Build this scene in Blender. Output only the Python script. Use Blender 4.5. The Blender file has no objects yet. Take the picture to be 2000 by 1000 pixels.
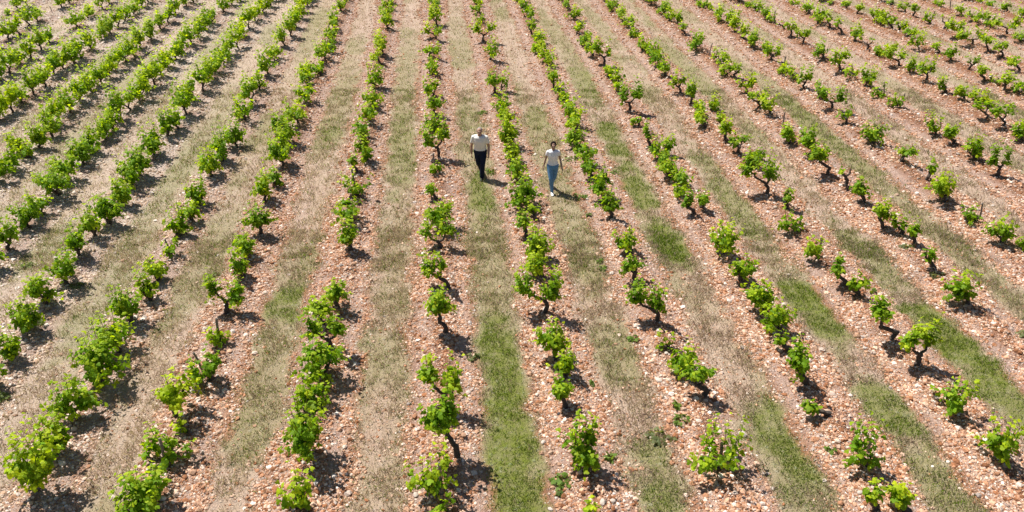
import bpy, math
import numpy as np
from mathutils import Vector, Matrix
PI = math.pi
EXPOSURE = 0.70
SC = bpy.context.scene
COL = SC.collection
# ---------------------------------------------------------------------------
# survey of the vineyard: one line per planting row, one entry per vine:
# "bx by [w h [dx [kind]]]"  base, crown width, height, crown offset, habit
# habits: b bushy, l leggy with bare trunk, y forked, s low and sparse, x bare stump
# ---------------------------------------------------------------------------
ROWS = {
-10: "52 15;36 22;19 32 12 14",
-9: "137 10;122 20;75 47 30 32;57 55;38 72;18 80;-6 98",
-8: "215 10;200 20;175 37 30 30;151 57 34 40;98 88 24 38;82 102;61 117;41 130;21 147;2 160",
-7: "292 8;280 17;263 31;247 45;232 57;217 70;205 77;180 102;160 117;147 130;125 140;107 152;90 175;69 190;45 207;25 225;0 240",
-6: "378 8;365 17;345 32;330 48;315 62;295 82;278 100;265 115;247 125;230 140;215 155;200 170;182 185;161 205;140 225;120 245;103 268 36 52;82 293 42 50;60 312 28 36;42 303 30 44;25 340 45 48;-4 362 40 48",
-5: "468 3;455 12;440 27;417 50;403 62;390 77;375 92;358 108;343 122;330 138;318 155;303 170;290 182;275 200;255 220;240 240;225 262 40 48;208 278 38 44;182 305 44 50;165 327 38 48;137 355 48 55;115 388 58 62;85 425 42 52;60 448 52 62;20 492 36 64;-15 530 40 60",
-4: "540 3;528 14;514 28;500 45;488 60;476 78;465 97;450 113;437 128;424 146;412 163;397 182;380 203;365 228;349 257 34 50;330 272 36 48;302 310 46 58;277 350 48 60;258 370 46 58;240 405 42 54;218 443 58 72;188 470 44 58;160 507 48 66;133 560 55 72;95 600 57 65;52 655 64 68;22 705 50 66;-12 765 44 62",
-3: "606 3;600 14;594 26;586 40;578 58;568 75;556 95;538 120 32 38;524 150;508 182 34 46;493 208;478 240 40 50;462 290 40 56;435 320 44 56;415 350 44 56;392 405 40 52;375 437 38 50;355 465 46 56;333 507 36 42 -4 s;312 550 50 52;292 592 42 60;258 635 60 82 -16;232 695 84 84 -18;203 755 96 98 -14;150 820 72 78 -14;115 892 55 84 -8;78 968 92 124 -22",
-2: "672 3;667 25 26 30;655 45 20 28;652 62 20 30;645 85 30 32;648 105 22 32;635 122 34 42;628 150 28 32;608 155 30 38 -10;603 170 26 40;600 205 36 44;583 247 42 48;550 262 28 42 -8;568 290 42 50;552 328 45 62 -6;538 368 26 36;520 398 40 60 -6;507 462 62 72 -2 l;488 505 46 50;475 548 40 54;445 615 68 76 -10 y;430 680 48 42 -10 s;410 750 52 62 -10;348 815 74 98 0 l;368 852 32 42 -6 s;335 915 112 70 -26 s;288 985 80 72 -10;265 1012 80 56",
-1: "760 8;757 22 28 28;755 42 28 30;757 60 27 34;748 112 32 52;742 130 22 30 -8;730 178 33 52 0 b;735 215 38 42 -6 b;722 245 36 46 -2 b;712 275 38 38 -6;715 318 33 52 -4;700 342 14 42 -11 l;700 388 54 44 -6 s;690 440 62 54 -16 l;685 495 38 66 -6 b;660 607 52 64 -8 l;635 640 52 66 -14 l;645 690 78 80 -12 y;638 745 80 84 -16;600 805 68 60 -4;603 905 86 110 -10;580 1003 72 78 -8 s",
0: "843 3;850 15 24 22;853 52 32 42 -3;850 80 36 36 -6 y;843 118 34 40 -4 l;843 150 30 36;848 195 34 44 -4;850 230 36 46 0 l;848 262 40 36;857 314 46 76 -6 y;850 342 32 24 0 s;855 395 22 38 -14 l;868 450 66 64 -16;860 490 62 60 -6 y;878 570 46 84 -32 l;872 658 62 104 -20 l;872 800 68 98 -12 y;892 900 62 152 -32 l;858 972 92 92 -14 s;870 1022 60 36 0 s",
1: "932 12 20 18;935 30 22 20;936 48 22 22;945 85 44 46 0 y;958 122 25 42;967 187 30 62 -2 l;980 180 18 38 4;980 225 32 44;992 250 32 44 -4;1000 288 40 56 -6;1003 318 36 36 -4;1018 352 44 52 -12;1035 405 66 56 -14;1043 430 22 40 0 l;1028 470 44 56 -4 l;1050 508 54 62 2;1060 546 42 60 -14;1065 615 88 98 -12 y;1088 708 58 78 -6;1106 748 54 56 -6;1103 800 48 78 -6 l;1145 922 70 92 0;1160 1030 46 44 0 s",
2: "1012 5 24 16;1022 20 26 22;1030 38 26 26;1038 72 26 38 -2 l;1048 88 26 30;1055 108 32 38;1070 128 32 32;1083 175 36 52 -2 l;1098 200 28 34;1112 235 40 46 -2;1128 258 36 42;1128 290 34 40 -6;1145 325 46 58 -6 l;1157 352 34 44 -4 l;1178 392 42 58 -6;1195 432 38 62 -6 l;1228 500 42 44 -6;1240 555 36 60 -4 l;1282 632 58 92 -18 y;1314 690 30 36 -18 s;1345 738 46 66 -8;1375 778 48 84 -10 l;1405 925 116 78 -2 s",
3: "1092 5 20 16;1107 20 20 20;1122 42 26 30;1130 70 20 28;1143 90 26 30;1157 112 24 36;1180 130 30 48 -4 y;1192 155 22 30;1205 175 22 34;1207 190 18 26;1228 220 38 56 2 y;1247 250 18 26 0 l;1270 292 16 58 -4 l;1288 316 22 42 -6;1306 304 20 38 0;1300 332 28 30;1308 352 36 36 -2;1330 368 34 32;1328 390 20 30;1352 425 24 56 -8 l;1372 412 20 36 2;1412 502 56 70 4 b;1446 554 46 58 2 b;1487 618 54 62 -6;1520 648 56 60 -4;1538 692 24 46 -10 l;1572 760 46 86 -12;1612 818 24 36 -26 l;1690 918 66 84 0 s;1712 1003 26 62 -10 l;1775 1005 62 66 -18 l",
4: "1182 6;1195 22 30 24;1213 42 26 28;1228 58 26 28;1238 76 20 24;1253 102 22 32 2;1272 112 26 30;1285 130 28 32;1300 152 22 34 -4;1328 187 24 52 -4 l;1347 208 32 56 4 l;1363 230 26 34 2;1388 215 18 34 6;1378 252 26 34;1405 236 14 24;1415 278 42 48 0 l;1440 305 32 48 4 l;1482 312 20 28 0;1470 330 26 34 0;1495 385 58 76 -12 y;1535 412 26 42 4 l;1555 458 44 56 -6 s;1597 512 42 50 -4 s;1645 562 40 58 -8 l;1676 582 34 50 -4 l;1737 672 46 96 -30 l;1787 722 60 86 14 y;1868 814 80 72 6 s;1945 902 78 90 12 s",
5: "1258 4;1272 14;1295 32 28 32;1308 45 14 26;1322 50 20 28;1337 70 18 30 -6 l;1360 102 32 38 2 b;1405 128 28 32 4;1418 152 20 34;1435 155 26 34 4 l;1457 187 34 38 2 y;1480 215 32 42 0 y;1503 228 32 50 -2 l;1543 282 28 40 -4;1588 308 34 56 -8;1615 345 42 82 -14 l;1650 368 14 34 6 x;1685 402 36 58 -6 l;1725 452 48 66 -6 l;1760 466 28 44 -4 l;1785 484 30 50 2 l;1822 532 18 46 -12 l;1890 600 50 70 -8 b",
6: "1360 6;1373 18 20 18;1384 20 16 20;1403 45 20 32;1418 50 18 32;1434 65 20 44;1450 80 20 32;1467 97 20 44;1492 105 18 32;1505 122 28 38 6 y;1523 146 20 28;1550 160 20 28;1570 176 26 40 4 y;1598 195 24 34 0 l;1625 218 44 46 0 y;1655 246 20 44 -4 l;1705 284 44 42 2 b;1762 322 34 42 6 l;1808 356 15 50 12 l;1840 400 48 56 2 b;1900 438 46 42 2 s;1955 481 48 54 2 b;1997 492 28 34",
7: "1430 3;1443 8;1458 17 18 18;1477 25 18 22;1495 38 16 28;1512 48 12 28 -3;1528 60 14 14 0 x;1543 75 20 38 2 l;1568 88 22 38 0 y;1607 118 28 38 -4;1640 142 42 54 0 l;1665 156 32 26 0 s;1688 174 28 42;1718 193 28 32 0 s;1752 214 38 28 0 s;1828 268 34 40 -4 s;1860 286 36 46 -4 l;1900 316 38 44 0 b;1948 348 32 60 6 y",
8: "1550 12 20 14;1578 30 24 28;1597 48 26 38;1620 57 18 36 -4 l;1643 69 14 36 -8 l;1668 84 20 38;1693 101 12 20 0 x;1718 112 22 26;1735 104 20 24;1755 132 36 42 -6 y;1775 147 18 34;1807 162 34 44 2 y;1847 186 20 38 -6 l;1883 198 30 36 -6 l;1908 200 34 28;1925 236 28 40 -4 y;1957 250 34 48 -4 y;1993 278 28 40 0 b",
9: "1600 3;1625 10 16 12 0 l;1650 18 18 18;1675 31 20 28 4 l;1705 46 22 34;1718 53 16 28;1727 46 12 32;1742 60 18 34 -3 l;1753 62 22 30 8 l;1773 75 24 24;1793 98 26 44 0 s;1830 107 15 27 0 l;1856 122 24 42 0 l;1890 141 20 34 10 l;1920 160 24 36 -5 l;1940 168 18 22;1960 179 30 38 4 y;1988 188 28 34",
10: "1722 4;1742 12 18 14 0 l;1767 26 20 28 0 l;1783 36 22 32 4 l;1812 50 20 30 0 s;1842 62 12 24 0 x;1870 76 38 40 0 y;1897 91 46 38 0 y;1928 104 22 40 0 l;1955 116 22 42 0 l;1993 138 24 38 -12 l",
11: "1800 2;1832 15 18 16;1875 33 20 28 0 l;1905 47 25 28 0 b;1933 55 27 30 0 b;1966 71 42 40 0 y;1995 84 28 22 0 s",
12: "1885 2;1910 8 16 12;1937 14 20 14;1967 26 24 28 0 l;1992 38 24 26"
}
# grey wooden stakes: foot x, foot y, top x, top y, row
STAKES = [(80,968,60,911,-3),(328,914,312,856,-2),(340,890,334,872,-2),(398,731,378,688,-2),(429,668,423,622,-2),(581,1003,573,944,-1),
 (862,972,857,903,0),(850,342,846,299,0),(694,378,687,330,-1),(1405,903,1411,864,2),(1694,886,1702,856,3),(1879,772,1887,749,4),
 (1945,896,1961,850,4),(1558,450,1568,411,4),(1601,490,1604,464,4),(1912,432,1919,396,6),(1527,252,1533,219,5),(1384,113,1391,84,5),
 (1307,140,1309,120,4),(1530,142,1534,110,6),(1726,192,1727,160,7),(1760,212,1768,182,7),(1837,250,1838,226,7),(1664,146,1664,125,7),
 (1512,50,1514,21,7),(1816,50,1826,21,10),(212,442,193,396,-4),(188,735,175,694,-3),(303,525,297,500,-3),(103,28,97,12,-9),(641,60,643,44,-2),(633,92,630,76,-2),
 (335,500,322,467,-3),(1855,20,1857,0,11),(6,42,2,33,-10)]
# loose weeds: x, y, width, green(0..1 vivid)
WEEDS = [(1098,940,46,.9),(1190,897,16,.8),(1320,798,16,.9),(1330,824,34,.9),(1622,884,12,.9),(1236,664,18,.9),(1172,512,12,.9),(1175,526,12,.9),(55,522,22,.6),(1135,388,26,.8),(1148,422,10,.8),
 (1200,340,12,.8),(1828,545,26,.25),(1120,314,30,.7),(950,338,34,.7),(1290,855,50,.3),(940,222,16,.9),(1705,572,10,.8),(1770,490,26,.25),(1995,655,16,.3),(1156,752,10,.8),
 (924,700,22,.35),(1090,966,10,.7),(6,782,30,.5),(1993,78,24,.2),(198,212,16,.7),(78,640,24,.35),(152,562,20,.35),(420,540,16,.35),(1150,860,10,.8)]
# large pale loose stones: x, y, width
BIG = [(812,968,14),(1450,850,18),(1405,848,10),(1508,955,12),(1075,996,12),(1183,870,9),(896,965,13),(1061,865,12),(1272,852,14),(1195,535,12),(1288,744,14),(1300,698,9),(1678,968,14),(1725,972,14),(1770,937,10),
 (606,733,9),(915,766,10),(893,817,11),(1234,972,10),(1196,984,13),(1085,776,16),(1380,775,9),(1540,537,10),(1528,785,9),(524,992,10),(594,912,11),(1118,1040,16),(1176,992,18),(220,973,16),(342,962,10),(1285,742,12),(1610,940,10),(1346,941,9),(1460,770,9)]
# vivid green patches in the grass strips: x, y, half length along row (m), half width (m), strength
GREEN = [(962,720,1.6,.42,.95),(975,850,1.6,.45,1),(1000,985,1.2,.5,1),(940,385,1.2,.35,.8),(905,225,1.6,.35,.55),(900,60,3,.4,.3),(945,560,1,.3,.2),
 (790,280,4,.45,.6),(795,130,4,.4,.4),(780,480,2,.4,.25),(785,590,1,.35,.3),
 (560,590,.7,.38,.85),(655,266,.7,.3,.7),(705,90,1.5,.4,.4),(675,140,2,.4,.25),(490,850,.9,.35,.5),(530,740,.6,.3,.4),
 (1195,275,1.6,.4,.85),(1235,370,1.3,.4,.85),(1290,465,1.15,.42,1),(1150,165,2.5,.4,.7),(1110,90,3,.4,.35),
 (1100,450,1,.35,.5),(1140,520,1,.35,.5),(1045,235,1.2,.4,.6),(1220,690,1,.45,.5),(1300,885,.35,.3,.7),(1310,970,.5,.35,.8),(1050,70,2,.3,.4),
 (1590,580,.75,.42,1),(1635,640,.8,.38,.9),(1740,800,.8,.45,.85),(1860,945,1.1,.5,.6),(1545,540,.5,.3,.3),(1530,865,.9,.42,.9),(1560,940,.8,.4,.7),(1290,120,3,.4,.55),(1340,160,3,.4,.6),(1400,330,1.5,.4,.55),(1450,410,2,.4,.65),
 (1840,645,.9,.5,1),(1900,700,1,.5,1),(1960,750,.9,.5,.9),(1700,510,1.6,.4,.6),(1180,50,4,.35,.4),(1470,160,3,.4,.4),
 (1580,235,2.5,.45,.7),(1670,305,2,.4,.6),(1800,200,3,.4,.3),(1830,455,2.5,.4,.4),(1900,530,2,.4,.4),(1960,350,3,.4,.3),
 (250,430,2.5,.4,.4),(330,330,2.2,.4,.5),(600,90,2,.4,.4),(175,560,1.4,.4,.4),(150,640,1,.35,.5),(370,500,1.5,.35,.2),(210,185,3,.4,.3),(120,310,2,.4,.3),(520,520,1,.3,.3),(470,880,.5,.3,.5),(420,200,2,.35,.25)]
# ---------------------------------------------------------------------------
# survey geometry: turns a photograph pixel into a point of the flat field
# ---------------------------------------------------------------------------
F = 1500.0; PITCH = math.radians(30.6); CAMH = 9.3
CP, SP = math.cos(PITCH), math.sin(PITCH)
def ray(px, py):
    u = (px-1000)/F; v = -(py-500)/F
    return u, CP+v*SP, -SP+v*CP
def ground(px, py, z=0.0):
    dx, dy, dz = ray(px, py); t = (z-CAMH)/dz
    return dx*t, dy*t
def on_plane(px, py, Y):
    dx, dy, dz = ray(px, py); t = Y/dy
    return dx*t, CAMH+dz*t
def ppm(x, Y, z=0.0):                      # photo pixels per metre
    return F/(Y*CP-(z-CAMH)*SP)

# ---------------------------------------------------------------------------
# numpy noise
# ---------------------------------------------------------------------------
_R = np.random.default_rng(7)
_TAB = _R.random((256, 256))
def vnoise(x, y, s=1.0, o=0.0):
    x = np.asarray(x)*s+o*17.3+1000.0; y = np.asarray(y)*s+o*9.1+1000.0
    xi = np.floor(x).astype(int); yi = np.floor(y).astype(int)
    fx = x-xi; fy = y-yi; fx = fx*fx*(3-2*fx); fy = fy*fy*(3-2*fy)
    a = _TAB[xi % 256, yi % 256]; b = _TAB[(xi+1) % 256, yi % 256]
    c = _TAB[xi % 256, (yi+1) % 256]; d = _TAB[(xi+1) % 256, (yi+1) % 256]
    return (a*(1-fx)+b*fx)*(1-fy)+(c*(1-fx)+d*fx)*fy
def fbm(x, y, s=1.0, o=0.0, n=4):
    t = 0; w = 0
    for i in range(n):
        t = t+vnoise(x, y, s*2**i, o+i)*0.5**i; w += 0.5**i
    return t/w
def sstep(a, b, x):
    t = np.clip((x-a)/(b-a), 0, 1); return t*t*(3-2*t)

# ---------------------------------------------------------------------------
# rows: straight lines x = A + B*Y fitted through the surveyed vines
# ---------------------------------------------------------------------------
VINES = []
ROWLINE = {}
for r, s in ROWS.items():
    pts = []
    for e in s.split(';'):
        t = e.split()
        bx, by = float(t[0]), float(t[1])
        k = t[-1] if t[-1].isalpha() else ''
        nums = [float(q) for q in t[2:] if not q.isalpha()]
        w = nums[0] if len(nums) > 0 else None
        h = nums[1] if len(nums) > 1 else None
        dx = nums[2] if len(nums) > 2 else None
        X, Y = ground(bx, by)
        pts.append((X, Y)); VINES.append(dict(row=r, bx=bx, by=by, w=w, h=h, dx=dx, k=k, X=X, Y=Y))
    P = np.array(pts)
    b = np.polyfit(P[:, 1], P[:, 0], 1)[0] if len(pts) > 12 else -0.098
    b = float(np.clip(b, -0.115, -0.075))
    ROWLINE[r] = (float(np.median(P[:, 0]-b*P[:, 1])), b)
a12 = ROWLINE[12][0]
ROWLINE[9] = ((ROWLINE[8][0]+ROWLINE[10][0])/2, -0.09)
for i in range(13, 22): ROWLINE[i] = (a12+2.28*(i-12), ROWLINE[12][1])
a10 = ROWLINE[-10][0]
for i in range(-11, -20, -1): ROWLINE[i] = (a10+2.28*(i+10), -0.098)
_K = sorted(ROWLINE); _A = np.array([ROWLINE[k][0] for k in _K]); _B = np.array([ROWLINE[k][1] for k in _K])
def strip(X, Y):
    """signed offset (m) from the nearest row, and distance (m) to the middle of the strip beside it"""
    X = np.asarray(X, float); Y = np.asarray(Y, float)
    best = np.full(X.shape, 99.0)
    lo = np.full(X.shape, -99.0); hi = np.full(X.shape, 99.0)
    for a, b in zip(_A, _B):
        d = X-(a+b*Y)
        lo = np.where(d >= 0, np.maximum(lo, -d), lo)
        hi = np.where(d < 0, np.minimum(hi, -d), hi)
        best = np.where(np.abs(d) < np.abs(best), d, best)
    mid = (lo+hi)/2            # vector from the point to the strip's middle
    return best, np.clip(-mid, -3, 3)
GP = []
for gx, gy, hl, hw, st in GREEN:
    X, Y = ground(gx, gy)
    _, m = strip(np.array([X]), np.array([Y]))
    if abs(m[0]) < 1.2: X -= float(m[0])*0.75
    GP.append((X, Y, hl*1.15, hw*1.1, st))
def masks(X, Y):
    """grass cover, greenness, and tilled red soil, 0..1"""
    d, m = strip(X, Y)
    e = (fbm(X, Y, 1.6, 3, 3)-.5)*.55+(fbm(X, Y, 6, 5, 2)-.5)*.22
    wid = .41+.14*(vnoise(X, Y, .22, 8)-.5)
    am = np.abs(m)+e*.8
    g = 1-sstep(wid-.16, wid+.26, am)
    left = 1-sstep(-9.5, -3.5, X+.098*Y)         # more straw and less bare soil towards the left
    g = np.clip(g+left*.14*(fbm(X, Y, .9, 11, 3)-.25), 0, 1)
    track = np.exp(-((np.abs(m)-.72)/.22)**2)
    n = fbm(X, Y*.45, .55, 21, 3)
    gr = sstep(.47, .68, n)*.42
    for gx, gy, hl, hw, st in GP:
        b = -.098
        dy = Y-gy; dx = X-(gx+b*dy)
        q = (dy/hl)**2+(dx/hw)**2+(fbm(X, Y, 2.5, 31, 3)-.5)*2.2
        gr = np.maximum(gr, st*(1-sstep(.25, 1.75, q)))
    gr = gr*(1-sstep(.62, .95, am))
    red = sstep(.44, .60, fbm(X, Y, 1.5, 41, 3))*(1-sstep(.35, .8, np.abs(d)+e))
    return g, gr, red, left, track
def height(X, Y):
    d, m = strip(X, Y)
    z = .10*np.exp(-(d/.42)**2)-.035*np.exp(-((np.abs(m)-.74)/.16)**2)+.03*(fbm(X, Y, .35, 51, 2)-.5)
    z = z+(fbm(X, Y, 4.0, 61, 3)-.5)*.12*np.exp(-(d/.6)**2)
    return z
def hgt(x, y): return float(height(np.array([x]), np.array([y]))[0])

# ---------------------------------------------------------------------------
# mesh + object helpers
# ---------------------------------------------------------------------------
def np_mesh(name, V, loops, sizes, col=None, smooth=False, colname='Col', mats=()):
    me = bpy.data.meshes.new(name)
    V = np.asarray(V, np.float32); loops = np.asarray(loops, np.int32).ravel(); sizes = np.asarray(sizes, np.int32)
    me.vertices.add(len(V)); me.vertices.foreach_set('co', V.ravel())
    me.loops.add(len(loops)); me.loops.foreach_set('vertex_index', loops)
    me.polygons.add(len(sizes))
    st = np.zeros(len(sizes), np.int32); st[1:] = np.cumsum(sizes)[:-1]
    me.polygons.foreach_set('loop_start', st)
    try: me.polygons.foreach_set('loop_total', sizes)
    except Exception: pass
    if col is not None:
        at = me.color_attributes.new(colname, 'FLOAT_COLOR', 'POINT')
        c = np.ones((len(V), 4), np.float32); c[:, :col.shape[1]] = col
        at.data.foreach_set('color', c.ravel())
    me.update(calc_edges=True)
    me.polygons.foreach_set('use_smooth', np.full(len(sizes), bool(smooth)))
    for m in mats: me.materials.append(m)
    me.validate()
    return me
def link(name, me, parent=None):
    o = bpy.data.objects.new(name, me); COL.objects.link(o)
    if parent is not None: o.parent = parent
    return o
def empty(name, loc):
    o = bpy.data.objects.new(name, None); COL.objects.link(o); o.location = loc; o.empty_display_size = .2
    return o
def tag(o, label=None, cat=None, group=None, kind=None):
    if label: o['label'] = label
    if cat: o['category'] = cat
    if group: o['group'] = group
    if kind: o['kind'] = kind
    return o

class MB:
    """collects pieces into one mesh"""
    def __init__(s): s.V = []; s.L = []; s.S = []; s.C = []; s.n = 0
    def add(s, V, F_, c=None):
        V = np.asarray(V, float); s.V.append(V)
        for f in F_: s.L.extend([int(i)+s.n for i in f]); s.S.append(len(f))
        s.C.append(np.tile(np.array(c if c is not None else (1, 1, 1), float), (len(V), 1)) if np.ndim(c) < 2 else np.asarray(c))
        s.n += len(V)
    def tube(s, P, R, n=7, c=None, flat=1.0, cap=True):
        """tube through points P with radii R (scalar or (rx,ry) per point)"""
        P = [np.array(p, float) for p in P]; V = []; m = len(P)
        prev = None
        for i, p in enumerate(P):
            t = P[min(i+1, m-1)]-P[max(i-1, 0)]; t /= (np.linalg.norm(t)+1e-9)
            if prev is None:
                a = np.array([1., 0, 0]) if abs(t[0]) < .9 else np.array([0, 1., 0])
            else: a = prev
            u = a-t*np.dot(a, t); u /= (np.linalg.norm(u)+1e-9); w = np.cross(t, u); prev = u
            r = R[i]; rx, ry = (r, r*flat) if np.isscalar(r) else r
            for k in range(n):
                th = 2*PI*k/n
                V.append(p+u*math.cos(th)*rx+w*math.sin(th)*ry)
        Fs = []
        for i in range(m-1):
            for k in range(n):
                k2 = (k+1) % n
                Fs.append((i*n+k, i*n+k2, (i+1)*n+k2, (i+1)*n+k))
        if cap:
            Fs.append(tuple(range(n-1, -1, -1))); Fs.append(tuple((m-1)*n+k for k in range(n)))
        s.add(V, Fs, c)
    def ball(s, ctr, rad, n=10, m=7, c=None, rot=None):
        V = [(0, 0, -1)]; 
        for j in range(1, m):
            a = -PI/2+PI*j/m
            for k in range(n): V.append((math.cos(a)*math.cos(2*PI*k/n), math.cos(a)*math.sin(2*PI*k/n), math.sin(a)))
        V.append((0, 0, 1)); V = np.array(V)*np.array(rad)
        if rot is not None: V = V@np.array(rot).T
        V = V+np.array(ctr)
        Fs = [(0, 1+(k+1) % n, 1+k) for k in range(n)]
        for j in range(m-2):
            for k in range(n):
                a = 1+j*n+k; b = 1+j*n+(k+1) % n
                Fs.append((a, b, b+n, a+n))
        l = len(V)-1; o = 1+(m-2)*n
        Fs += [(o+k, o+(k+1) % n, l) for k in range(n)]
        s.add(V, Fs, c)
    def build(s, name, mats, parent=None, smooth=True, col=False):
        me = np_mesh(name, np.concatenate(s.V), s.L, s.S, np.concatenate(s.C) if col else None, smooth, mats=mats)
        return link(name, me, parent)

# ---------------------------------------------------------------------------
# materials
# ---------------------------------------------------------------------------
class NT:
    def __init__(s, name):
        s.m = bpy.data.materials.new(name); s.m.use_nodes = True; s.t = s.m.node_tree; s.t.nodes.clear()
        s.out = s.t.nodes.new('ShaderNodeOutputMaterial')
    def n(s, ty, **kw):
        nd = s.t.nodes.new(ty)
        for k, v in kw.items(): setattr(nd, k, v)
        return nd
    def l(s, a, b): s.t.links.new(a, b)
    def val(s, nd, i, v):
        if hasattr(v, 'is_linked') or isinstance(v, bpy.types.NodeSocket): s.l(v, nd.inputs[i])
        else: nd.inputs[i].default_value = v
    def math(s, op, a, b=0.0, c=None, clamp=False):
        nd = s.n('ShaderNodeMath', operation=op, use_clamp=clamp); s.val(nd, 0, a); s.val(nd, 1, b)
        if c is not None: s.val(nd, 2, c)
        return nd.outputs[0]
    def mix(s, f, a, b, mode='MIX'):
        nd = s.n('ShaderNodeMix', data_type='RGBA', blend_type=mode)
        s.val(nd, 0, f)
        for i, v in ((6, a), (7, b)):
            if isinstance(v, tuple): nd.inputs[i].default_value = (*v[:3], 1)
            else: s.l(v, nd.inputs[i])
        return nd.outputs[2]
    def ramp(s, f, stops, interp='LINEAR'):
        nd = s.n('ShaderNodeValToRGB'); s.l(f, nd.inputs[0]); r = nd.color_ramp; r.interpolation = interp
        while len(r.elements) < len(stops): r.elements.new(.5)
        for e, (p, c) in zip(r.elements, stops):
            e.position = p; e.color = (*c, 1) if isinstance(c, tuple) else (c, c, c, 1)
        return nd.outputs[0]
    def noise(s, v, sc, det=3, rough=.55):
        nd = s.n('ShaderNodeTexNoise'); nd.inputs['Scale'].default_value = sc; nd.inputs['Detail'].default_value = det
        nd.inputs['Roughness'].default_value = rough; s.l(v, nd.inputs['Vector']); return nd.outputs[0]
    def bsdf(s, col, rough=.9, spec=.2):
        b = s.n('ShaderNodeBsdfPrincipled')
        if isinstance(col, tuple): b.inputs['Base Color'].default_value = (*col, 1)
        else: s.l(col, b.inputs['Base Color'])
        b.inputs['Roughness'].default_value = rough; b.inputs['Specular IOR Level'].default_value = spec
        return b

def plain(name, col, rough=.85, spec=.2, nscale=0, namt=.25, bump=0):
    t = NT(name); tc = t.n('ShaderNodeTexCoord').outputs['Object']
    c = col
    if nscale:
        nz = t.noise(tc, nscale, 4)
        c = t.mix(nz, tuple(x*(1-namt) for x in col), tuple(min(1, x*(1+namt)) for x in col))
    b = t.bsdf(c, rough, spec)
    if bump:
        bp = t.n('ShaderNodeBump'); bp.inputs['Strength'].default_value = bump; bp.inputs['Distance'].default_value = .01
        t.l(t.noise(tc, nscale*2 or 40, 5), bp.inputs['Height']); t.l(bp.outputs[0], b.inputs['Normal'])
    t.l(b.outputs[0], t.out.inputs[0]); return t.m

def leafy(name, trans=.55, rough=.6, spec=.25, tint=(1.38, 1.30, .40)):
    """two sided leaf: diffuse + gloss on top, light shining through"""
    t = NT(name); at = t.n('ShaderNodeVertexColor', layer_name='Col').outputs[0]
    b = t.bsdf(at, rough, spec)
    tr = t.n('ShaderNodeBsdfTranslucent'); t.l(t.mix(1.0, at, tint, 'MULTIPLY'), tr.inputs[0])
    mx = t.n('ShaderNodeMixShader'); mx.inputs[0].default_value = trans
    t.l(b.outputs[0], mx.inputs[1]); t.l(tr.outputs[0], mx.inputs[2]); t.l(mx.outputs[0], t.out.inputs[0]); return t.m

def attr_diffuse(name, rough=.95, bump=False):
    t = NT(name); at = t.n('ShaderNodeVertexColor', layer_name='Col').outputs[0]
    tc = t.n('ShaderNodeTexCoord').outputs['Object']
    nz = t.noise(tc, 60, 4)
    c = t.mix(.5, at, t.mix(1.0, at, t.ramp(nz, [(.3, .55), (.7, 1.3)]), 'MULTIPLY'))
    b = t.bsdf(c, rough, .15); t.l(b.outputs[0], t.out.inputs[0]); return t.m

# mesh tint of mix() above only takes tuples for constant colours
M_LEAF = leafy('vine_leaf')
M_GRASS = leafy('grass_blade', .45, .8, .1, (1.05, 1.05, .8))
M_STONE = attr_diffuse('limestone')
M_BARK = plain('vine_bark', (.085, .068, .058), .95, .1, 45, .7, 1.0)
M_CANE = plain('green_cane', (.16, .17, .05), .7, .2, 30, .3)
M_STAKE = plain('weathered_wood', (.20, .17, .15), .9, .15, 25, .4, .5)

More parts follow.
